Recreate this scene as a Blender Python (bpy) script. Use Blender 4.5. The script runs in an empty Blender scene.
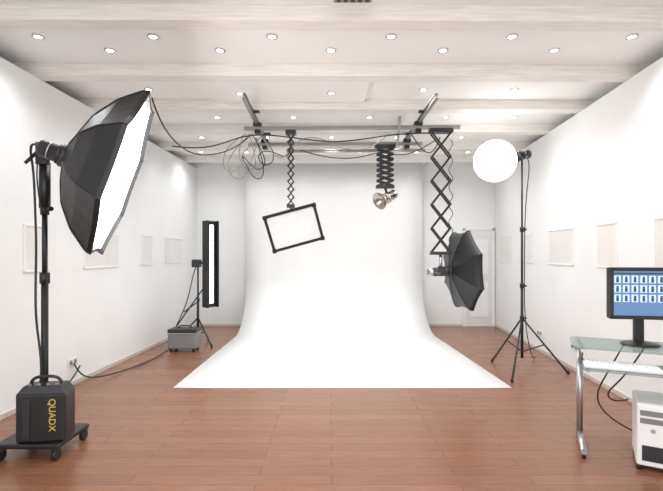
import bpy, math, random
from mathutils import Vector, Matrix
random.seed(4)
F=450.0; CX=331.5; HY=254.0; CH=1.415
def P(px,py,d): return Vector(((px-CX)/F*d, d, CH+(HY-py)/F*d))
S=bpy.context.scene
col=S.collection
try:
    S.view_settings.view_transform='Standard'; S.view_settings.look='None'
except Exception as e: print(e)

# ---------- materials
def mat(name,c,rough=0.5,metal=0.0,emit=None,es=0,noise=0.0,nscale=8,bump=0.0,coat=0,stretch=(1,1,1)):
    m=bpy.data.materials.new(name); m.use_nodes=True
    nt=m.node_tree; b=nt.nodes['Principled BSDF']
    b.inputs['Base Color'].default_value=(*c,1); b.inputs['Roughness'].default_value=rough
    b.inputs['Metallic'].default_value=metal; b.inputs['Coat Weight'].default_value=coat
    if emit:
        b.inputs['Emission Color'].default_value=(*emit,1); b.inputs['Emission Strength'].default_value=es
    if noise>0 or bump>0:
        tc=nt.nodes.new('ShaderNodeTexCoord'); mp=nt.nodes.new('ShaderNodeMapping'); mp.inputs['Scale'].default_value=stretch
        nz=nt.nodes.new('ShaderNodeTexNoise'); nz.inputs['Scale'].default_value=nscale; nz.inputs['Detail'].default_value=5
        nt.links.new(tc.outputs['Object'],mp.inputs[0]); nt.links.new(mp.outputs[0],nz.inputs['Vector'])
        if noise>0:
            cr=nt.nodes.new('ShaderNodeValToRGB')
            cr.color_ramp.elements[0].position=0.3; cr.color_ramp.elements[1].position=0.7
            cr.color_ramp.elements[0].color=(*[x*(1-noise) for x in c],1)
            cr.color_ramp.elements[1].color=(*[min(1,x*(1+noise*.5)) for x in c],1)
            nt.links.new(nz.outputs['Fac'],cr.inputs[0]); nt.links.new(cr.outputs[0],b.inputs['Base Color'])
        if bump>0:
            bp=nt.nodes.new('ShaderNodeBump'); bp.inputs['Strength'].default_value=bump; bp.inputs['Distance'].default_value=0.01
            nt.links.new(nz.outputs['Fac'],bp.inputs['Height']); nt.links.new(bp.outputs[0],b.inputs['Normal'])
    return m
M_wall=mat('wall_paint',(0.825,0.83,0.825),0.75,noise=0.02,nscale=3,bump=0.05)
M_ceil=mat('ceiling_paint',(0.87,0.865,0.85),0.8,noise=0.02,nscale=2)
M_beam=mat('whitewashed_wood',(0.80,0.775,0.73),0.55,noise=0.13,nscale=5,bump=0.2,stretch=(0.7,12,12))
M_paper=mat('backdrop_paper',(0.82,0.825,0.82),0.6,noise=0.01,nscale=4)
M_black=mat('black_plastic',(0.012,0.012,0.013),0.4,noise=0.2)
M_fabric=mat('black_softbox_fabric',(0.009,0.009,0.011),0.45,noise=0.3,nscale=12,bump=0.2)
M_dgrey=mat('dark_grey_metal',(0.04,0.04,0.045),0.4,0.5,noise=0.1)
M_chrome=mat('brushed_steel',(0.5,0.5,0.51),0.3,0.9,noise=0.1)
M_alu=mat('aluminium_rail',(0.36,0.35,0.34),0.4,0.7,noise=0.1)
M_white=mat('white_plastic',(0.75,0.75,0.74),0.4,noise=0.02)
M_grey=mat('grey_plastic',(0.20,0.20,0.20),0.5,noise=0.1)
M_diff=mat('white_diffuser_cloth',(0.80,0.80,0.80),0.8,noise=0.06,nscale=12)
M_lit=mat('lit_diffuser',(0.9,0.9,0.9),0.8,emit=(1,0.99,0.98),es=8.0,noise=0.01)
M_strip=mat('lit_strip_diffuser',(0.9,0.9,0.9),0.8,emit=(0.9,0.96,1),es=1.3,noise=0.01)
M_globe=mat('lit_globe',(0.9,0.9,0.9),0.5,emit=(1,0.99,0.97),es=6.0,noise=0.01)
M_bulb=mat('downlight_bulb',(1,1,1),0.5,emit=(1,0.97,0.9),es=12,noise=0.01)
M_pane=mat('frosted_window_pane',(0.77,0.745,0.72),0.35,noise=0.04,nscale=4)
M_frame=mat('window_frame_paint',(0.84,0.84,0.84),0.5,noise=0.02)
M_yel=mat('yellow_print',(0.6,0.48,0.08),0.5,noise=0.02)
M_cable=mat('rubber_cable',(0.02,0.02,0.02),0.5,noise=0.1)
M_cableg=mat('grey_cable',(0.35,0.33,0.30),0.5,noise=0.1)
M_skirt=mat('floor_trim_paint',(0.58,0.54,0.50),0.5,noise=0.05)
M_silver=mat('silver_reflector',(0.45,0.41,0.37),0.25,0.9,noise=0.1)
M_screen=mat('monitor_screen',(0.02,0.05,0.12),0.3,emit=(0.17,0.30,0.52),es=0.8,noise=0.02)
M_thumb=mat('screen_thumbnail',(0.3,0.4,0.5),0.3,emit=(0.60,0.76,0.92),es=0.8,noise=0.02)
M_thumbd=mat('screen_thumbnail_figure',(0.02,0.03,0.05),0.3,emit=(0.06,0.09,0.16),es=0.6,noise=0.02)
# floor
M_floor=bpy.data.materials.new('laminate_floor'); M_floor.use_nodes=True
nt=M_floor.node_tree; b=nt.nodes['Principled BSDF']; N=nt.nodes.new; L=nt.links.new
tc=N('ShaderNodeTexCoord'); br=N('ShaderNodeTexBrick')
br.inputs['Scale'].default_value=1.0; br.inputs['Brick Width'].default_value=1.25; br.inputs['Row Height'].default_value=0.12
br.inputs['Mortar Size'].default_value=0.0025; br.inputs['Mortar Smooth'].default_value=0.3
br.inputs['Color1'].default_value=(0.265,0.118,0.064,1); br.inputs['Color2'].default_value=(0.218,0.093,0.050,1); br.inputs['Mortar'].default_value=(0.11,0.045,0.026,1)
br.offset=0.37
L(tc.outputs['Object'],br.inputs['Vector'])
mp=N('ShaderNodeMapping'); mp.inputs['Scale'].default_value=(1.5,22,1); L(tc.outputs['Object'],mp.inputs[0])
nz=N('ShaderNodeTexNoise'); nz.inputs['Scale'].default_value=3; nz.inputs['Detail'].default_value=7; nz.inputs['Roughness'].default_value=0.65; L(mp.outputs[0],nz.inputs['Vector'])
cr=N('ShaderNodeValToRGB'); cr.color_ramp.elements[0].position=0.3; cr.color_ramp.elements[0].color=(0.76,0.71,0.67,1); cr.color_ramp.elements[1].position=0.72; cr.color_ramp.elements[1].color=(1.12,1.12,1.1,1)
L(nz.outputs['Fac'],cr.inputs[0])
mx=N('ShaderNodeMix'); mx.data_type='RGBA'; mx.blend_type='MULTIPLY'; mx.inputs[0].default_value=1
L(br.outputs['Color'],mx.inputs[6]); L(cr.outputs[0],mx.inputs[7]); L(mx.outputs[2],b.inputs['Base Color'])
b.inputs['Roughness'].default_value=0.27; b.inputs['Specular IOR Level'].default_value=0.5
bp=N('ShaderNodeBump'); bp.inputs['Strength'].default_value=0.15; bp.inputs['Distance'].default_value=0.002; bp.invert=True
L(br.outputs['Fac'],bp.inputs['Height']); L(bp.outputs[0],b.inputs['Normal'])
# glass
M_glass=bpy.data.materials.new('tinted_table_glass'); M_glass.use_nodes=True
nt=M_glass.node_tree; nt.nodes.clear(); N=nt.nodes.new; L=nt.links.new
o=N('ShaderNodeOutputMaterial'); ms=N('ShaderNodeMixShader'); tr=N('ShaderNodeBsdfTransparent'); gl=N('ShaderNodeBsdfPrincipled')
tr.inputs[0].default_value=(0.70,0.76,0.75,1); gl.inputs['Base Color'].default_value=(0.36,0.42,0.41,1); gl.inputs['Roughness'].default_value=0.06
ms.inputs[0].default_value=0.35; L(tr.outputs[0],ms.inputs[1]); L(gl.outputs[0],ms.inputs[2]); L(ms.outputs[0],o.inputs[0])

# ---------- builders
ROOT=None
def root(name,loc):
    global ROOT
    e=bpy.data.objects.new(name,None); e.location=loc; e.empty_display_size=0.1; col.objects.link(e); ROOT=e; return e
def link(ob,m=None,parent='R'):
    if m is not None: ob.data.materials.append(m)
    col.objects.link(ob)
    p=ROOT if parent=='R' else parent
    if p is not None:
        ob.parent=p; ob.matrix_parent_inverse=Matrix.Translation(-Vector(p.location))
    return ob
def meshob(name,vs,fs,m,parent='R',smooth=False,bevel=0):
    me=bpy.data.meshes.new(name); me.from_pydata([tuple(v) for v in vs],[],fs); me.update()
    if smooth:
        for p in me.polygons: p.use_smooth=True
    ob=bpy.data.objects.new(name,me); link(ob,m,parent)
    if bevel:
        bm=ob.modifiers.new('bevel','BEVEL'); bm.width=bevel; bm.segments=2; bm.limit_method='ANGLE'
    return ob
def frame(z,up=Vector((0,0,1))):
    z=Vector(z).normalized()
    x=up.cross(z)
    if x.length<1e-4: x=Vector((1,0,0)).cross(z)
    x.normalize(); y=z.cross(x)
    return x,y,z
def box(name,c,s,m,parent='R',A=None,bevel=0.004,taper=None):
    c=Vector(c)
    if A is None: A=(Vector((1,0,0)),Vector((0,1,0)),Vector((0,0,1)))
    vs=[]
    for k in (-1,1):
        t=1 if (taper is None or k<0) else taper
        for i,j in ((-1,-1),(1,-1),(1,1),(-1,1)):
            vs.append(c+A[0]*(i*s[0]/2*t)+A[1]*(j*s[1]/2*t)+A[2]*(k*s[2]/2))
    fs=[(3,2,1,0),(4,5,6,7),(0,1,5,4),(1,2,6,5),(2,3,7,6),(3,0,4,7)]
    return meshob(name,vs,fs,m,parent,bevel=bevel)
def Rz(a): 
    a=math.radians(a); return (Vector((math.cos(a),math.sin(a),0)),Vector((-math.sin(a),math.cos(a),0)),Vector((0,0,1)))
def tube(name,a,b_,r,m,parent='R',r2=None,n=16):
    a=Vector(a); b_=Vector(b_); x,y,z=frame(b_-a); r2=r if r2 is None else r2
    vs=[];fs=[]
    for q,rr in ((a,r),(b_,r2)):
        for i in range(n):
            t=2*math.pi*i/n; vs.append(q+x*math.cos(t)*rr+y*math.sin(t)*rr)
    for i in range(n): j=(i+1)%n; fs.append((i,j,n+j,n+i))
    fs.append(tuple(range(n))[::-1]); fs.append(tuple(range(n,2*n)))
    ob=meshob(name,vs,fs,m,parent)
    for p in ob.data.polygons: p.use_smooth=len(p.vertices)==4
    return ob
def lathe(name,origin,axis,prof,m,parent='R',n=32,up=Vector((0,0,1))):
    x,y,z=frame(axis,up); o=Vector(origin); vs=[];fs=[]
    for (t,r) in prof:
        for i in range(n):
            a=2*math.pi*i/n; vs.append(o+z*t+x*math.cos(a)*r+y*math.sin(a)*r)
    for k in range(len(prof)-1):
        for i in range(n):
            j=(i+1)%n; fs.append((k*n+i,k*n+j,(k+1)*n+j,(k+1)*n+i))
    return meshob(name,vs,fs,m,parent,smooth=True)
def cable(name,pts,r,m,parent='R'):
    cu=bpy.data.curves.new(name,'CURVE'); cu.dimensions='3D'; cu.bevel_depth=r; cu.bevel_resolution=3; cu.resolution_u=10
    sp=cu.splines.new('NURBS'); sp.points.add(len(pts)-1)
    for p,q in zip(sp.points,pts): p.co=(*q,1)
    sp.use_endpoint_u=True; sp.order_u=4
    ob=bpy.data.objects.new(name,cu); cu.materials.append(m); link(ob,None,parent); return ob
def bars(name,segs,w,t,m,parent='R',ny=Vector((0,1,0))):
    vs=[];fs=[]
    for a,b_ in segs:
        a=Vector(a); b_=Vector(b_); d=(b_-a).normalized(); s=d.cross(ny).normalized(); q=ny
        k=len(vs)
        for p in (a,b_):
            for i,j in ((-1,-1),(1,-1),(1,1),(-1,1)): vs.append(p+s*i*w/2+q*j*t/2)
        fs+=[tuple(k+i for i in f) for f in [(0,1,2,3),(7,6,5,4),(4,5,1,0),(5,6,2,1),(6,7,3,2),(7,4,0,3)]]
    return meshob(name,vs,fs,m,parent)

# ---------- room
def wx(side,d):  # wall X
    return -2.829+(d-3.84)*0.0374 if side=='L' else 2.829+(d-3.84)*0.0762
D0=-1.0; DB=8.84; ZT=3.10; ZC=3.215
def slab(name,pts,z0,z1,m):
    n=len(pts); vs=[(x,y,z0) for x,y in pts]+[(x,y,z1) for x,y in pts]
    fs=[tuple(range(n))[::-1],tuple(range(n,2*n))]+[(i,(i+1)%n,n+(i+1)%n,n+i) for i in range(n)]
    return meshob(name,vs,fs,m,None)
slab('floor',[(-3.8,D0),(3.9,D0),(3.9,9.0),(-3.8,9.0)],-0.1,0,M_floor)
slab('ceiling',[(-3.8,D0),(3.9,D0),(3.9,9.0),(-3.8,9.0)],ZC,ZC+0.1,M_ceil)
slab('wall_left',[(wx('L',D0),D0),(wx('L',DB),DB),(wx('L',DB)-.12,DB),(wx('L',D0)-.12,D0)],0,ZT,M_wall)
slab('wall_right',[(wx('R',D0),D0),(wx('R',DB),DB),(wx('R',DB)+.12,DB),(wx('R',D0)+.12,D0)],0,ZT,M_wall)
slab('wall_back',[(-3.8,DB),(3.9,DB),(3.9,9.0),(-3.8,9.0)],0,ZC,M_wall)
slab('light_block_wall_left',[(-3.8,D0),(-3.7,D0),(-3.7,DB),(-3.8,DB)],0,ZC,M_wall)  # unseen slab added to block world light above the left partition
slab('light_block_wall_right',[(3.8,D0),(3.9,D0),(3.9,DB),(3.8,DB)],0,ZC,M_wall)  # added on the right too, out of view, only to keep world light out
for s,nm in (('L','baseboard_left'),('R','baseboard_right')):
    g=0.012*(1 if s=='L' else -1)
    slab(nm,[(wx(s,D0),D0),(wx(s,DB),DB),(wx(s,DB)+g,DB),(wx(s,D0)+g,D0)],0,0.045,M_skirt)
box('baseboard_back',(0.28,DB-0.006,0.0225),(5.8,0.012,0.045),M_skirt,None,bevel=0)
k=0
for yf in (2.42,3.40,4.41,5.39,6.37,7.35,8.33):
    k+=1
    box('trim_%d'%k,(0.05,yf-0.075,(ZT+ZC)/2+0.002),(7.48,0.15,ZC-ZT),M_beam,None,A=Rz(0.35 if k<5 else 0),bevel=0.006)
# boarded panel in one ceiling bay
box('trim_8',(-0.49,4.83,ZC-.02),(1.75,0.8,0.04),M_ceil,None,bevel=0.004)
root('ceiling_vent',(0.15,3.12,ZC))
box('vent_plate',(0.15,3.14,ZC-.01),(0.27,0.10,0.02),M_alu)
for i in range(5): box('vent_slot_%d'%i,(0.05+i*.05,3.14,ZC-.022),(.03,.07,.006),M_dgrey,bevel=0)

# windows on walls
def wd(side,px):
    k=(px-CX)/F
    if side=='L': return (-2.829-3.84*0.0374)/(k-0.0374)
    return (2.829-3.84*0.0762)/(k-0.0762)
wn=0
for side,a,b_,y0,y1 in (('L',23,48,225,272),('L',83,118,233,268),('L',141,152,235,265),('L',165,182,238,263),
                 ('R',655,690,216,280),('R',598,618,223,268),('R',549,574,229,265),('R',523,533,234,263),('R',500,512,236,262)):
    wn+=1
    da,db=wd(side,a),wd(side,b_); dm=(da+db)/2; zt=CH+(HY-y0)/F*dm; zb=CH+(HY-y1)/F*dm
    zt=min(zt,1.74); 
    pa=Vector((wx(side,da),da,0)); pb=Vector((wx(side,db),db,0)); u=(pb-pa).normalized(); w=(pb-pa).length
    if u.y<0: u=-u
    nrm=Vector((u.y,-u.x,0))*(1 if side=='L' else -1); A=(u,nrm,Vector((0,0,1)))
    c=(pa+pb)/2+Vector((0,0,(zt+zb)/2)); h=zt-zb
    root('window_%d'%wn,c)
    box('pane',c+nrm*0.003,(w-0.03,0.006,h-0.03),M_pane,A=A,bevel=0)
    for s in (-1,1):
        box('frame_side_%d'%s,c+nrm*0.007+u*s*(w/2-0.009),(0.018,0.014,h),M_frame,A=A,bevel=0.003)
        box('frame_rail_%d'%s,c+nrm*0.007+Vector((0,0,s*(h/2-0.009))),(w,0.014,0.018),M_frame,A=A,bevel=0.003)
# door on back wall
c=Vector((2.88,DB-0.02,0.94)); root('door_1',c)
box('leaf',c,(0.52,0.035,1.88),M_white)
for s in (-1,1): box('jamb_%d'%s,c+Vector((s*0.285,-0.005,0.02)),(0.05,0.05,1.92),M_frame)
box('lintel',c+Vector((0,-0.005,0.965)),(0.62,0.05,0.05),M_frame)
for z in (-0.42,0.42): box('panel_%0.1f'%z,c+Vector((0,-0.02,z)),(0.36,0.012,0.68),M_frame)
tube('handle',c+Vector((-0.2,-0.02,0.05)),c+Vector((-0.2,-0.07,0.05)),0.012,M_chrome)
tube('handle_lever',c+Vector((-0.21,-0.07,0.05)),c+Vector((-0.1,-0.07,0.05)),0.01,M_chrome)

# ---------- backdrop
def backdrop():
    vs=[];fs=[]; prof=[]
    d0,dv=4.75,8.62; R=0.95
    for i in range(9): prof.append((d0+(dv-R-d0)*i/8,0.004))
    for i in range(1,21):
        a=math.pi/2*i/20; prof.append((dv-R+R*math.sin(a),0.004+R-R*math.cos(a)))
    for i in range(1,6): prof.append((dv,0.004+R+(3.14-R)*i/5))
    tot=0; Ls=[0]
    for i in range(1,len(prof)): tot+=math.dist(prof[i],prof[i-1]); Ls.append(tot)
    for (d,z),l in zip(prof,Ls):
        f=min(1,l/(dv-d0))
        xl=-1.673+(0.04)*f; xr=1.905+(1.74-1.905)*f
        for j in range(9): vs.append((xl+(xr-xl)*j/8,d,z))
    for i in range(len(prof)-1):
        for j in range(8): k=i*9+j; fs.append((k,k+1,k+10,k+9))
    root('paper_backdrop',(0,6.5,0))
    o=meshob('paper_sheet',vs,fs,M_paper,smooth=True)
    so=o.modifiers.new('s','SOLIDIFY'); so.thickness=0.003; so.offset=-1
    tube('paper_roll',(-1.7,8.66,3.16),(1.82,8.66,3.16),0.04,M_paper)
    for x in (-1.72,1.84): box('roll_bracket',(x,8.66,3.19),(0.03,0.10,0.05),M_dgrey)
backdrop()

# ---------- softbox shell
def softbox(hub,axis,R,depth,n,face_mat,up=Vector((0,0,1)),rot=0.0,pw=0.8,lip=0.03,knots=None):
    x,y,z=frame(axis,up); hub=Vector(hub)
    prof=[]
    if knots:
        for (t0,r0),(t1,r1) in zip(knots[:-1],knots[1:]):
            for i in range(4): prof.append(((t0+(t1-t0)*i/4)*depth,(r0+(r1-r0)*i/4)*R))
        prof.append((depth,R))
    else:
        for i in range(11):
            t=i/10; prof.append((t*depth,R*(0.1+0.9*math.sin(t*math.pi/2)**pw)))
    prof.append((depth+lip,R))
    sub=4; vs=[];fs=[]; m=n*sub
    def ring(t,r):
        out=[]
        for i in range(m):
            kk=i//sub; f=(i%sub)/sub
            a0=rot+2*math.pi*kk/n; a1=rot+2*math.pi*(kk+1)/n
            p0=Vector((math.cos(a0),math.sin(a0)))*r; p1=Vector((math.cos(a1),math.sin(a1)))*r
            q=p0.lerp(p1,f)*(1-0.04*math.sin(math.pi*f))
            out.append(hub+z*t+x*q.x+y*q.y)
        return out
    for t,r in prof: vs+=ring(t,r)
    vs+=ring(depth+lip,R*0.965); vs+=ring(depth-0.005,R*0.965)
    nr=len(prof)+2
    for k in range(nr-1):
        for i in range(m): j=(i+1)%m; fs.append((k*m+i,k*m+j,(k+1)*m+j,(k+1)*m+i))
    fs.append(tuple(range(m))[::-1])
    meshob('fabric_shell',vs,fs,M_fabric)
    fv=ring(depth,R*0.966); meshob('front_diffuser',fv,[tuple(range(m))],face_mat)
    for kk in range(n):
        a=rot+2*math.pi*kk/n; pts=[hub+z*t+x*math.cos(a)*r*1.005+y*math.sin(a)*r*1.005 for t,r in prof]
        cable('rib_%d'%(kk+1),pts,0.006,M_black)
    tube('speed_ring',hub-z*0.03,hub+z*0.02,R*0.13,M_dgrey,n=24)

def strobe(back,axis,L_,r,m=M_dgrey):
    axis=Vector(axis).normalized(); back=Vector(back)
    lathe('flash_head_body',back,axis,[(0,0.001),(0,r*.85),(0.015,r),(L_*.75,r),(L_*.78,r*1.15),(L_,r*1.15),(L_,0.001)],m,n=24)
    tube('flash_head_band',back+axis*L_*.4,back+axis*L_*.46,r*1.03,M_chrome)
    x,y,z=frame(axis)
    tube('knob',back+axis*L_*.5+x*r,back+axis*L_*.5+x*(r+0.035),0.018,M_black)

# ---------- big octagonal softbox left
base=Vector((-2.04,3.17,0)); hub=P(64,153,3.05)
r_soft=root('octagonal_softbox_light',base)
th=math.radians(18.5); ax=Vector((math.cos(th)*0.95,math.sin(th)*0.95,-0.31)).normalized()
softbox(hub,ax,0.635,0.37,8,M_lit,rot=math.radians(22.5),knots=[(0,.1),(.10,.30),(.28,.55),(.6,.80),(1,1)])
pole_x=base.x-0.0
top=Vector((pole_x,3.17,2.16))
tube('pole_lower',(pole_x,3.17,0.12),(pole_x,3.17,1.25),0.024,M_black)
tube('pole_middle',(pole_x,3.17,1.2),(pole_x,3.17,1.75),0.019,M_black)
tube('pole_upper',(pole_x,3.17,1.7),top,0.016,M_black)
tube('pole_collar_1',(pole_x,3.17,1.2),(pole_x,3.17,1.28),0.034,M_dgrey)
tube('pole_collar_2',(pole_x,3.17,1.70),(pole_x,3.17,1.78),0.03,M_dgrey)
tube('collar_knob',(pole_x,3.17,1.74),(pole_x+0.08,3.12,1.74),0.016,M_black)
tube('counter_sleeve',(pole_x,3.17,1.75),(pole_x,3.17,2.08),0.038,M_black)
strobe(hub-ax*0.17,ax,0.15,0.062,M_black)
box('tilt_bracket',(top+(hub-ax*0.10))/2,(0.05,0.10,0.10),M_black,A=(ax,Vector((0,1,0)),ax.cross(Vector((0,1,0)))))
box('yoke_plate',top+Vector((0.01,-0.04,-0.02)),(0.09,0.03,0.16),M_dgrey)
tube('bracket_handle',top+Vector((-0.01,-0.05,0.0)),top+Vector((-0.09,-0.08,-0.10)),0.012,M_black)
cable('power_cable',[hub-ax*0.16,hub-ax*0.22+Vector((-.03,0,.05)),top+Vector((-.08,0,-.1)),(pole_x-.06,3.15,1.8),(pole_x-.03,3.13,1.4),(pole_x-.05,3.12,0.9),(pole_x+.03,3.12,.6),(pole_x,3.1,.42)],0.008,M_cable)
cable('sync_cable',[hub-ax*0.16,top+Vector((-.06,-.05,-.15)),(pole_x+.05,3.13,1.6),(pole_x+.03,3.14,1.1),(pole_x+.05,3.12,0.6),(pole_x+.02,3.1,.42)],0.005,M_cable)
box('dolly_plate',(base.x+0.01,3.15,0.10),(0.44,0.40,0.035),M_black,bevel=0.01)
for i,(dx,dy) in enumerate(((-.19,-.17),(.19,-.17),(-.19,.17),(.19,.17))):
    w=base+Vector((dx+.01,dy-.02,0.038))
    tube('caster_wheel_%d'%i,w+Vector((-.014,0,0)),w+Vector((.014,0,0)),0.038,M_black,n=24)
    box('caster_fork_%d'%i,w+Vector((0,0,.032)),(0.045,0.04,0.03),M_dgrey)
# power pack
pc=Vector((-1.965,3.07,0.1185))
r_pack=root('flash_power_pack',pc)
A=Rz(8)
box('pack_body',pc+Vector((0,0,0.165)),(0.32,0.17,0.33),M_black,A=A,bevel=0.012)
box('pack_top',pc+Vector((0,0,0.355)),(0.32,0.17,0.055),M_dgrey,A=A,bevel=0.006,taper=0.75)
cable('carry_handle',[pc+A[0]*s+Vector((0,0,z)) for s,z in ((-.1,.37),(-.1,.43),(0,.435),(.1,.43),(.1,.37))],0.011,M_black)
for i in range(4): tube('dial_%d'%i,pc+A[0]*(-.09+.06*i)-A[1]*0.04+Vector((0,0,.375)),pc+A[0]*(-.09+.06*i)-A[1]*0.04+Vector((0,0,.392)),0.012,M_grey)
box('side_rib',pc+A[0]*-0.09-A[1]*0.087+Vector((0,0,.16)),(0.05,0.012,0.27),M_dgrey,A=A)
def text(name,body,loc,size,A3,m):
    cu=bpy.data.curves.new(name,'FONT'); cu.body=body; cu.size=size; cu.extrude=0.001; cu.align_x='CENTER'; cu.align_y='CENTER'
    ob=bpy.data.objects.new(name,cu); cu.materials.append(m); col.objects.link(ob); ob.parent=ROOT
    M=Matrix((A3[0],A3[1],A3[2])).transposed().to_4x4(); M.translation=Vector(loc)-ROOT.location
    ob.matrix_local=M
text('printed_label','QUADX',pc+A[0]*0.075-A[1]*0.088+Vector((0,0,.185)),0.062,(Vector((0,0,-1)),A[0],-A[1]),M_yel)
for r_ in (r_soft,r_pack): r_.location=Vector(r_.location)+Vector((-.05,.11,0))

# wall sockets
def socket(px,py,side):
    d=wd(side,px); p=Vector((wx(side,d),d,CH+(HY-py)/F*d)); s=1 if side=='L' else -1
    root('wall_socket',p)
    box('plate',p+Vector((s*0.006,0,0)),(0.012,0.16,0.08),M_white)
    for q in (-.04,.04): tube('outlet',p+Vector((s*.012,q,0)),p+Vector((s*.015,q,0)),0.024,M_grey)
socket(72,362,'L'); socket(575,347,'R'); socket(540,333,'R')
d=wd('L',72)
root('extension_cord',(wx('L',d),d,0))
cable('cord',[(wx('L',d)+.02,d,.24),(wx('L',d)+.1,d-.02,.1),(wx('L',d)+.18,d+.1,.012),(-2.3,6.1,.012),(-2.42,6.6,.02),(-2.15,6.62,.1)],0.008,M_cable)
root('floor_cable',(-2.6,3.6,0))
cable('cable',[(-2.09,3.45,.13),(-2.2,3.55,.05),(-2.5,3.65,.01),(-2.72,4.0,.01),(-2.7,4.6,.01),(wx('L',4.9)+.05,4.9,.2)],0.008,M_cable)

# ---------- strip softbox
sb=Vector((-2.0,7.0,0)); root('strip_softbox_light',sb)
cx_=P(209.5,264,7.0)
A=Rz(52); f=-A[1]
box('housing',cx_,(0.21,0.10,1.34),M_fabric,A=A,bevel=0.015)
box('diffuser',cx_-A[1]*0.051,(0.075,0.006,1.22),M_strip,A=A,bevel=0)
box('cowl_left',cx_-A[1]*0.07-A[0]*0.095,(0.015,0.07,1.34),M_fabric,A=A)
box('cowl_right',cx_-A[1]*0.07+A[0]*0.095,(0.015,0.07,1.34),M_fabric,A=A)
pt=P(198,262,7.05); pb=Vector((pt.x,7.05,0.35))
tube('stand_pole',pb,pt,0.014,M_dgrey)
tube('stand_pole_lower',Vector((pb.x,7.05,.18)),Vector((pb.x,7.05,.75)),0.02,M_dgrey)
tube('mount_arm',pt,cx_+A[1]*0.05,0.018,M_black)
box('flash_head',pt+Vector((-0.02,0,-.02)),(0.12,0.14,0.12),M_dgrey)
for i,a in enumerate((200,320,80)):
    a=math.radians(a); e=Vector((pb.x+.36*math.cos(a),7.05+.36*math.sin(a),0.015))
    tube('leg_%d'%i,(pb.x,7.05,.42),e,0.012,M_dgrey)
    tube('leg_brace_%d'%i,(pb.x,7.05,.2),Vector((pb.x,7.05,.42)).lerp(e,.55),0.008,M_dgrey)
    tube('caster_%d'%i,e+Vector((-.012,0,.01)),e+Vector((.012,0,.01)),0.024,M_black)
tube('boom_arm',P(176,327,7.0),P(205,286,7.0),0.011,M_dgrey)
tube('boom_arm_2',P(184,312,7.05),P(200,300,7.05),0.010,M_dgrey)
cable('strip_cable',[pt,P(192,275,7.0),P(190,300,7.0),P(178,322,6.9),P(172,335,6.8)],0.008,M_cable)
# pack on floor
g=Vector((-2.16,6.62,0)); root('equipment_case',g)
box('case_body',g+Vector((0,0,.16)),(0.42,0.26,0.24),M_grey,bevel=0.02)
box('case_lid',g+Vector((0,0,.30)),(0.42,0.26,0.05),M_dgrey,bevel=0.01)
box('case_trim',g+Vector((0,0,.265)),(0.43,0.27,0.015),M_chrome)
cable('case_handle',[g+Vector((s,-.0,z)) for s,z in ((-.1,.32),(-.1,.36),(0,.365),(.1,.36),(.1,.32))],0.01,M_black)
for dx in (-.16,.16):
    for dy in (-.1,.1): tube('foot',g+Vector((dx,dy,0)),g+Vector((dx,dy,.05)),0.02,M_black)

# ---------- ceiling rails
zr=ZT-0.03
root('ceiling_rail_system',(0,5.6,ZT))
def rail(name,a,b_,m=M_alu,w=0.04,h=0.06):
    a=Vector(a); b_=Vector(b_); u=(b_-a).normalized(); v=Vector((0,0,1)).cross(u).normalized()
    c=(a+b_)/2; L_=(b_-a).length
    box(name+'_web',c,(L_,w*.35,h),m,A=(u,v,Vector((0,0,1))),bevel=0)
    box(name+'_flange_top',c+Vector((0,0,h/2-.005)),(L_,w,.01),m,A=(u,v,Vector((0,0,1))),bevel=0)
    box(name+'_flange_bottom',c-Vector((0,0,h/2-.005)),(L_,w,.012),m,A=(u,v,Vector((0,0,1))),bevel=0)
rail('rail_left',(-.92,4.72,zr),(-.97,6.9,zr)); rail('rail_right',(1.10,4.72,zr),(1.08,6.9,zr))
zc2=zr-0.075
rail('cross_rail_front',(-1.1,5.67,zc2),(1.6,5.6,zc2),h=.045); rail('cross_rail_back',(-1.2,6.5,zc2),(1.3,6.45,zc2),h=.045)
rail('rail_short',(0.80,5.25,zc2),(0.95,6.5,zc2),w=.03)
rail('cross_rail_far',(-0.7,7.0,zc2+.02),(1.45,6.95,zc2+.02),w=.03,h=.045)
for i,(x,y) in enumerate(((-.93,5.67),(1.08,5.62),(-.96,6.5),(1.08,6.46))):
    box('carriage_%d'%i,(x,y,zc2+.04),(0.10,0.12,0.05),M_dgrey)
    box('clamp_%d'%i,(x,y,zc2-.045),(0.07,0.09,0.05),M_black)
for i,x in enumerate((-.9,1.08)):
    for j,y in enumerate((5.315,6.295)): box('beam_bracket_%d%d'%(i,j),(x,y,ZT-.004),(0.10,0.07,0.02),M_dgrey)

def scissors(x,y,zt,zb,n,hw,m=M_black,w=0.018):
    seg=(zt-zb)/n; s=[];s2=[]
    for i in range(n):
        a=zt-i*seg; b_=a-seg
        s+=[((x-hw,y-.02,a),(x+hw,y-.02,b_))]; s2+=[((x+hw,y+.0,a),(x-hw,y+.0,b_))]
        s+=[((x-hw,y+.06,a),(x+hw,y+.06,b_))]; s2+=[((x+hw,y+.04,a),(x-hw,y+.04,b_))]
    bars('scissor_bars_a',s,w,.006,m); bars('scissor_bars_b',s2,w,.006,m)
    for i in range(n+1):
        for q in (-1,1):
            tube('pivot_%d_%d'%(i,q),(x+q*hw,y-.028,zt-i*seg),(x+q*hw,y+.068,zt-i*seg),0.009,M_dgrey,n=8)
        if i<n: tube('pin_%d'%i,(x,y-.028,zt-(i+.5)*seg),(x,y+.068,zt-(i+.5)*seg),0.007,M_dgrey,n=8)
    box('top_carriage',(x,y+.02,zt+.03),(hw*2+.06,0.11,0.05),M_dgrey)
    box('bottom_block',(x,y+.02,zb-.015),(hw*2+.03,0.09,0.04),M_dgrey)
ztop=zc2-0.03-0.055
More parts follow.
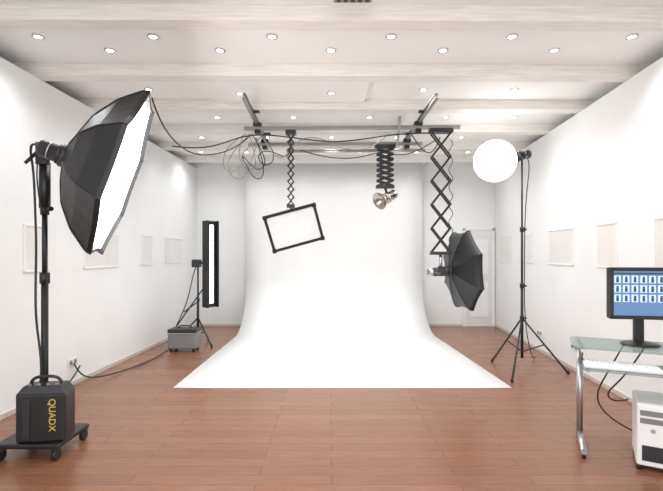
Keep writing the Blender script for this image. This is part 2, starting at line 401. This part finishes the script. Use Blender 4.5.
# 1 rectangular softbox
c=P(294,228,5.75); x1=P(291,0,5.67).x; root('hanging_rectangular_softbox',(x1,5.67,zc2))
zb=P(0,205,5.67).z
scissors(x1,5.63,ztop,zb,9,0.035,M_dgrey,.014)
nrm=Vector((0.12,-0.95,-0.28)).normalized()
xa=Vector((1,0,0.26)); xa=(xa-nrm*xa.dot(nrm)).normalized(); ya=nrm.cross(xa)
W,H=0.68,0.49
def quadring(t,w,h): 
    return [c-nrm*t+xa*i*w/2+ya*j*h/2 for i,j in ((-1,-1),(1,-1),(1,1),(-1,1))]
vs=quadring(0,W-.07,H-.07)+quadring(-.015,W-.07,H-.07)+quadring(-.015,W,H)+quadring(0.03,W,H)+quadring(0.2,W*.55,H*.55)+quadring(0.28,.16,.16)
fs=[]
for k in range(5):
    for i in range(4): j=(i+1)%4; fs.append((k*4+i,k*4+j,k*4+4+j,k*4+4+i))
fs.append((20,21,22,23))
meshob('fabric_shell',vs,fs,M_fabric,bevel=.004)
meshob('front_diffuser',quadring(-.002,W-.065,H-.065),[(0,1,2,3)],M_diff)
for i,j in ((-1,-1),(1,-1),(1,1),(-1,1)):
    box('corner_pocket',c+nrm*.017+xa*i*(W/2-.02)+ya*j*(H/2-.02),(.055,.055,.012),M_black,A=(xa,ya,nrm))
strobe(c-nrm*0.46,nrm,0.2,0.055)
hp=c-nrm*0.33
tube('hanger',(x1,5.65,zb-.01),hp,0.014,M_dgrey)
# 2 flash head
y2=6.40; x2=P(385,0,y2).x; root('hanging_flash_head',(x2,y2,zc2)); zb=P(0,186,y2).z
scissors(x2,y2-.02,ztop,zb,7,0.115,M_black,.03)
ax2=Vector((-.75,-.55,-.45)).normalized(); hc=P(392,194,y2)
tube('spigot',(x2,y2,zb-.02),P(387,194,y2),0.018,M_black)
strobe(hc-ax2*0.02+Vector((0.03,0,0)),ax2,0.20,0.065,M_silver)
lathe('bowl_reflector',hc+ax2*0.17,ax2,[(0,.03),(0,.07),(.03,.085),(.10,.125),(.10,.12),(.03,.08),(0.01,.02)],M_silver)
# 3 octabox
y3=5.62; x3=P(440,0,y3).x; root('hanging_octagonal_softbox',(x3,y3,zc2)); zb=P(0,252,y3).z
scissors(x3,y3-.06,ztop,zb,5,0.115,M_black,.022)
ax3=Vector((0.985,0.16,0.05)).normalized(); h3=P(450,271,y3)
softbox(h3,ax3,0.52,0.165,8,M_diff,rot=math.radians(22.5),pw=0.9)
strobe(h3-ax3*0.22,ax3,0.20,0.055)
tube('spigot',(x3,y3-.04,zb-.02),(x3,y3-.02,h3.z-.02),0.02,M_chrome)
box('swivel_bracket',(x3-.0,y3-.06,h3.z+.0),(0.08,0.04,0.12),M_dgrey)
tube('handle',(x3-.02,y3-.08,h3.z-.03),(x3-.14,y3-.14,h3.z-.02),0.014,M_grey)
lathe('modelling_lamp_cap',h3-ax3*0.25+Vector((0,-.09,0)),(-.8,-.6,0),[(0,.001),(0,.04),(.05,.05),(.05,.001)],M_chrome)
cable('coiled_cable',[Vector((x3+.13+.03*math.sin(i*1.3),y3-.02+.03*math.cos(i*1.3),2.85-i*.045)) for i in range(30)],0.005,M_cable)

# cables overhead
root('overhead_cables',(-0.9,5.2,ZT))
def cpts(l,d): return [P(x,y,d if len(q)<1 else q[0]) for x,y,*q in l]
cable('cable_span',cpts([(152,98,3.6),(160,125,3.9),(180,150,4.4),(205,158,4.9),(235,150,5.4),(250,136,5.7)],5),0.007,M_cable)
cable('cable_span_2',cpts([(172,146,5.6),(200,150),(225,143),(250,133),(290,137),(330,143),(360,140),(400,133),(430,133)],5.6),0.008,M_cable)
loops=[[(250,134),(238,146),(226,160),(229,176),(238,180),(240,168),(232,162),(228,170),(236,182),(247,176),(252,160),(258,140)],
       [(252,134),(262,150),(268,165),(258,172),(248,162),(240,152),(246,166),(256,182),(266,176),(262,158),(256,138)],
       [(246,134),(232,142),(224,152),(222,168),(232,174),(244,166),(240,154),(250,146),(262,136)],
       [(262,136),(272,146),(276,160),(266,168),(256,158),(262,150),(275,152),(288,160),(292,148),(290,137)],
       [(243,136),(236,156),(246,172),(258,168),(254,150),(250,136)]]
for i,l in enumerate(loops):
    cable('cable_loop_%d'%i,[P(x,y,5.62+.05*((j*7+i*3)%5)) for j,(x,y) in enumerate(l)],0.0065,[M_cableg,M_cable,M_cableg,M_cable,M_cableg][i])
cable('cable_droop',cpts([(262,134),(268,150),(280,162),(292,150),(300,138),(320,136),(345,152),(372,150),(386,136)],5.7),0.006,M_cableg)
cable('cable_droop_2',cpts([(300,150),(330,160),(365,158),(380,150),(402,158),(420,150),(436,140)],6.3),0.007,M_cable)
cable('cable_droop_3',cpts([(412,135),(420,148),(428,156),(436,150),(440,137)],5.6),0.007,M_cable)

# ---------- globe light
sp=Vector((2.36,5.6,0)); root('globe_lantern_light',sp)
gc=P(495,161,5.5)
bpy.ops.mesh.primitive_uv_sphere_add(segments=48,ring_count=24,radius=0.252,location=gc)
o=bpy.context.object; o.name='glowing_globe'; o.data.name='glowing_globe'
for p in o.data.polygons: p.use_smooth=True
o.data.materials.append(M_globe)
o.parent=ROOT; o.matrix_parent_inverse=Matrix.Translation(-sp)
pt=P(522,158,5.6)
dirg=(gc-pt).normalized()
strobe(pt+Vector((0.09,0,0.05)),(gc-(pt+Vector((.09,0,.05)))).normalized(),0.18,0.055)
tube('globe_collar',gc-dirg*0.30,gc-dirg*0.23,0.07,M_dgrey)
tube('pole_upper',(pt.x,5.6,1.7),pt,0.011,M_black)
tube('pole_middle',(pt.x,5.6,1.0),(pt.x,5.6,1.75),0.014,M_black)
tube('pole_lower',(pt.x,5.6,.12),(pt.x,5.6,1.05),0.017,M_black)
for z in (1.02,1.72,.62): tube('collar',(pt.x,5.6,z-.03),(pt.x,5.6,z+.03),0.026,M_black); tube('collar_knob',(pt.x,5.6,z),(pt.x+.05,5.58,z),0.012,M_black)
for i,tgt in enumerate(((512,383,4.96),(568,374,5.31),(492,362,5.9))):
    e=P(*tgt); e.z=0.012
    hub_=Vector((pt.x,5.6,.62)); tube('leg_%d'%i,hub_,e,0.011,M_black)
    tube('brace_%d'%i,(pt.x,5.6,.2),hub_.lerp(e,.5),0.008,M_black)
    tube('rubber_foot_%d'%i,e-Vector((0,0,.012)),e+Vector((0,0,.03)),0.016,M_black)
cable('lamp_cable',[pt+Vector((.05,0,.02)),pt+Vector((.12,0,-.05)),pt+Vector((.03,0,-.4)),Vector((pt.x+.03,5.6,1.0)),Vector((pt.x+.03,5.6,.5)),Vector((pt.x+.2,5.75,.02)),Vector((2.8,6.2,.01))],0.006,M_cable)

# ---------- desk
A=Rz(-25); U,V,Z=A; Fp=Vector((1.72,3.2,0))
def D(u,v,z): return Fp+U*u+V*v+Vector((0,0,z))
root('glass_computer_desk',D(.4,.25,0))
def rplate(name,u0,u1,v0,v1,z,t,r,m):
    pts=[]
    for cu_,cv,a0 in ((u1-r,v1-r,0),(u0+r,v1-r,90),(u0+r,v0+r,180),(u1-r,v0+r,270)):
        for i in range(7):
            a=math.radians(a0+i*15); pts.append((cu_+r*math.cos(a),cv+r*math.sin(a)))
    n=len(pts); vs=[D(u,v,z) for u,v in pts]+[D(u,v,z+t) for u,v in pts]
    fs=[tuple(range(n))[::-1],tuple(range(n,2*n))]+[(i,(i+1)%n,n+(i+1)%n,n+i) for i in range(n)]
    return meshob(name,vs,fs,m)
rplate('glass_top',0,.86,0,.48,.745,.008,.06,M_glass)
rplate('keyboard_tray',.03,.80,-.17,.10,.63,.008,.04,M_glass)
for i,u in enumerate((.06,.78)):
    tube('foot_bar_%d'%i,D(u,-.08,.05),D(u,.46,.05),0.02,M_chrome)
    for v in (-.06,.44):
        tube('caster_%d_%.1f'%(i,v),D(u-.012,v,.022),D(u+.012,v,.022),0.022,M_black)
        tube('caster_stem_%d_%.1f'%(i,v),D(u,v,.022),D(u,v,.06),0.012,M_black)
    tube('post_%d'%i,D(u,.30,.05),D(u,.30,.69),0.022,M_chrome)
    cable('top_arm_%d'%i,[D(u,.02,.735),D(u,.10,.72),D(u,.22,.66),D(u,.30,.58)],0.015,M_chrome)
    tube('top_bar_%d'%i,D(u,.02,.73),D(u,.45,.73),0.014,M_chrome)
    tube('tray_slide_%d'%i,D(u+(.02 if i==0 else -.02),-.14,.62),D(u+(.02 if i==0 else -.02),.28,.62),0.010,M_chrome)
for z in (.60,): tube('cross_bar_%.1f'%z,D(.06,.30,z),D(.78,.30,z),0.014,M_chrome)
# keyboard
root('computer_keyboard',D(.33,-.04,.638))
KU=.285
box('keyboard_case',D(KU,-.035,.6495),(.45,.17,.022),M_white,A=A,bevel=.006)
vs=[];fs=[]
for r_ in range(6):
    for k in range(18):
        if r_==5 and 4<=k<=9 : continue
        c0=D(KU-.20+.0235*k,-.035+.068-.0265*r_,.663); kk=len(vs)
        for dz,s_ in ((-.003,.0205),(.005,.016)):
            for i,j in ((-1,-1),(1,-1),(1,1),(-1,1)): vs.append(c0+U*i*s_/2+V*j*s_/2+Vector((0,0,dz)))
        fs+=[tuple(kk+q for q in f_) for f_ in [(4,5,6,7),(0,1,5,4),(1,2,6,5),(2,3,7,6),(3,0,4,7)]]
box('space_bar',D(KU-.20+.0235*6.5,-.035+.068-.0265*5,.664),(.135,.018,.008),M_frame,A=A,bevel=.002)
meshob('keys',vs,fs,M_frame)
root('computer_mouse',D(.63,-.05,.639))
bpy.ops.mesh.primitive_uv_sphere_add(segments=24,ring_count=12,radius=1,location=D(.63,-.05,.654))
o=bpy.context.object; o.name='mouse_shell'; o.scale=(.03,.05,.015)
for p in o.data.polygons: p.use_smooth=True
o.data.materials.append(M_white); l=Vector(ROOT.location); o.parent=ROOT; o.matrix_parent_inverse=Matrix.Translation(-l)
tube('mouse_wheel',D(.625,-.02,.664),D(.635,-.02,.664),.006,M_grey)
# monitor
mb=Vector((2.25,3.28,.7535)); root('computer_monitor',mb)
A=Rz(-9); U2,V2,_=A
mc=Vector((2.235,3.22,CH+(HY-293.5)/F*3.22))
W,H=0.455,0.372
box('bezel_back',mc+V2*.035,(W,.05,H),M_black,A=A,bevel=.012)
box('rear_hump',mc+V2*.07,(W*.6,.04,H*.6),M_black,A=A,bevel=.01)
bz=.026
for s in (-1,1):
    box('bezel_side',mc+U2*s*(W/2-bz/2),(bz,.025,H),M_black,A=A,bevel=.004)
    box('bezel_rail',mc+Z*s*(H/2-bz/2),(W,.025,bz),M_black,A=A,bevel=.004)
box('screen',mc+V2*.006,(W-2*bz+.004,.006,H-2*bz+.004),M_screen,A=A,bevel=0)
sw,sh=W-2*bz,H-2*bz
box('screen_toolbar',mc+V2*.002+Z*(sh/2-.018),(sw*.98,.002,.014),M_thumbd,A=A,bevel=0)
NC,NR=7,3
for r_ in range(NR):
    for k in range(NC):
        q=mc+U2*(-sw/2+sw*(k+.5)/NC)+Z*(sh*.5-.060-r_*.068)
        box('thumbnail_%d_%d'%(r_,k),q+V2*.002,(sw/NC*.74,.002,.054),M_thumb,A=A,bevel=0)
        box('figure_%d_%d'%(r_,k),q-V2*.0+Z*-.008,(.018,.002,.028),M_thumbd,A=A,bevel=0)
        tube('figure_head_%d_%d'%(r_,k),q+V2*.001+Z*.013,q-V2*.0015+Z*.013,.0085,M_thumbd,n=12)
box('power_light',mc-V2*.013-Z*(H/2-.012)+U2*.18,(.008,.002,.004),M_screen,A=A,bevel=0)
box('stand_neck',mb+Vector((0,.02,.10)),(.07,.03,.2),M_black,A=A,bevel=.008)
lathe('stand_base',mb,(0,0,1),[(0,.001),(0,.125),(.008,.125),(.018,.1),(.024,.001)],M_black)
# tower
tc_=Vector((2.12,2.98,0)); root('computer_tower',tc_); A=Rz(-30); U3,V3,_=A
box('case',tc_+V3*.10+Vector((0,0,.235)),(.18,.34,.41),M_white,A=A,bevel=.012)
box('front_panel',tc_-V3*.075+Vector((0,0,.235)),(.17,.02,.40),M_frame,A=A,bevel=.01)
box('drive_bay',tc_-V3*.087+Vector((0,0,.38)),(.14,.006,.035),M_grey,A=A,bevel=.002)
box('drive_bay_2',tc_-V3*.087+Vector((0,0,.33)),(.14,.006,.035),M_grey,A=A,bevel=.002)
box('vent',tc_-V3*.087+Vector((0,0,.12)),(.12,.006,.10),M_dgrey,A=A,bevel=.002)
tube('power_button',tc_-V3*.086+Vector((0,0,.27)),tc_-V3*.093+Vector((0,0,.27)),.014,M_chrome)
for du in (-.07,.07):
    for dv in (-.05,.24): tube('foot',tc_+U3*du+V3*dv,tc_+U3*du+V3*dv+Vector((0,0,.035)),.018,M_black)
root('desk_cables',D(.2,.3,0))
cable('cable_1',[D(.35,.34,.74),D(.25,.37,.5),D(.16,.4,.35),D(.22,.45,.15),D(.5,.5,.012),D(.6,.55,.012)],.006,M_cable)
cable('cable_2',[D(.5,.40,.74),D(.36,.40,.45),D(.2,.42,.35),D(.3,.47,.25),D(.4,.47,.3)],.006,M_cable)

# ---------- downlights
def down(x,y,e=24):
    r=root('recessed_downlight',(x,y,ZC))
    zz=ZC-(.04 if (4.43<y<5.23 and -1.365<x<.385) else 0)
    lathe('trim_ring',(x,y,zz-.008),(0,0,1),[(.008,.046),(0,.046),(0,.032),(.007,.03)],M_chrome,n=24)
    lathe('bulb',(x,y,zz-.006),(0,0,1),[(0,.001),(0,.031),(.005,.031)],M_bulb,n=24)
    ld=bpy.data.lights.new('lamp','SPOT'); ld.energy=e; ld.spot_size=math.radians(150); ld.spot_blend=1; ld.shadow_soft_size=.06; ld.color=(.98,.99,1)
    lo=bpy.data.objects.new('lamp',ld); col.objects.link(lo); lo.parent=r; lo.location=(0,0,-.07)
for px in (110,220,331,443,554): down((px-CX)/F*3.97,3.97)
for px in (38,153,272,391,512,632): down((px-CX)/F*3.72,3.72)
for x in (-2.0,-1.0,0.0,1.0,2.0): down(x+.0,4.92)
for x in (-1.5,-.5,.5,1.5,2.4): down(x,5.92)
for x in (-2.0,-1.0,0.0,1.0,2.0): down(x,6.93,26)
for x in (-2.3,-1.5,-.5,.5,1.5,2.4): down(x,7.93,24)
for x in (-2,-.7,.7,2): down(x,1.9,20); 
for x in (-2,0,2): down(x,.6,20)

# ---------- world + camera
w=bpy.data.worlds.new('World'); S.world=w; w.use_nodes=True
bg=w.node_tree.nodes['Background']; bg.inputs[0].default_value=(.98,.99,1,1); bg.inputs[1].default_value=2.7
cam=bpy.data.cameras.new('camera'); co=bpy.data.objects.new('camera',cam); col.objects.link(co)
co.location=(0,0,CH); co.rotation_euler=(math.pi/2,0,0); cam.sensor_width=36; cam.lens=F/663*36; cam.shift_y=8.5/663
cam.clip_start=.05
S.camera=co
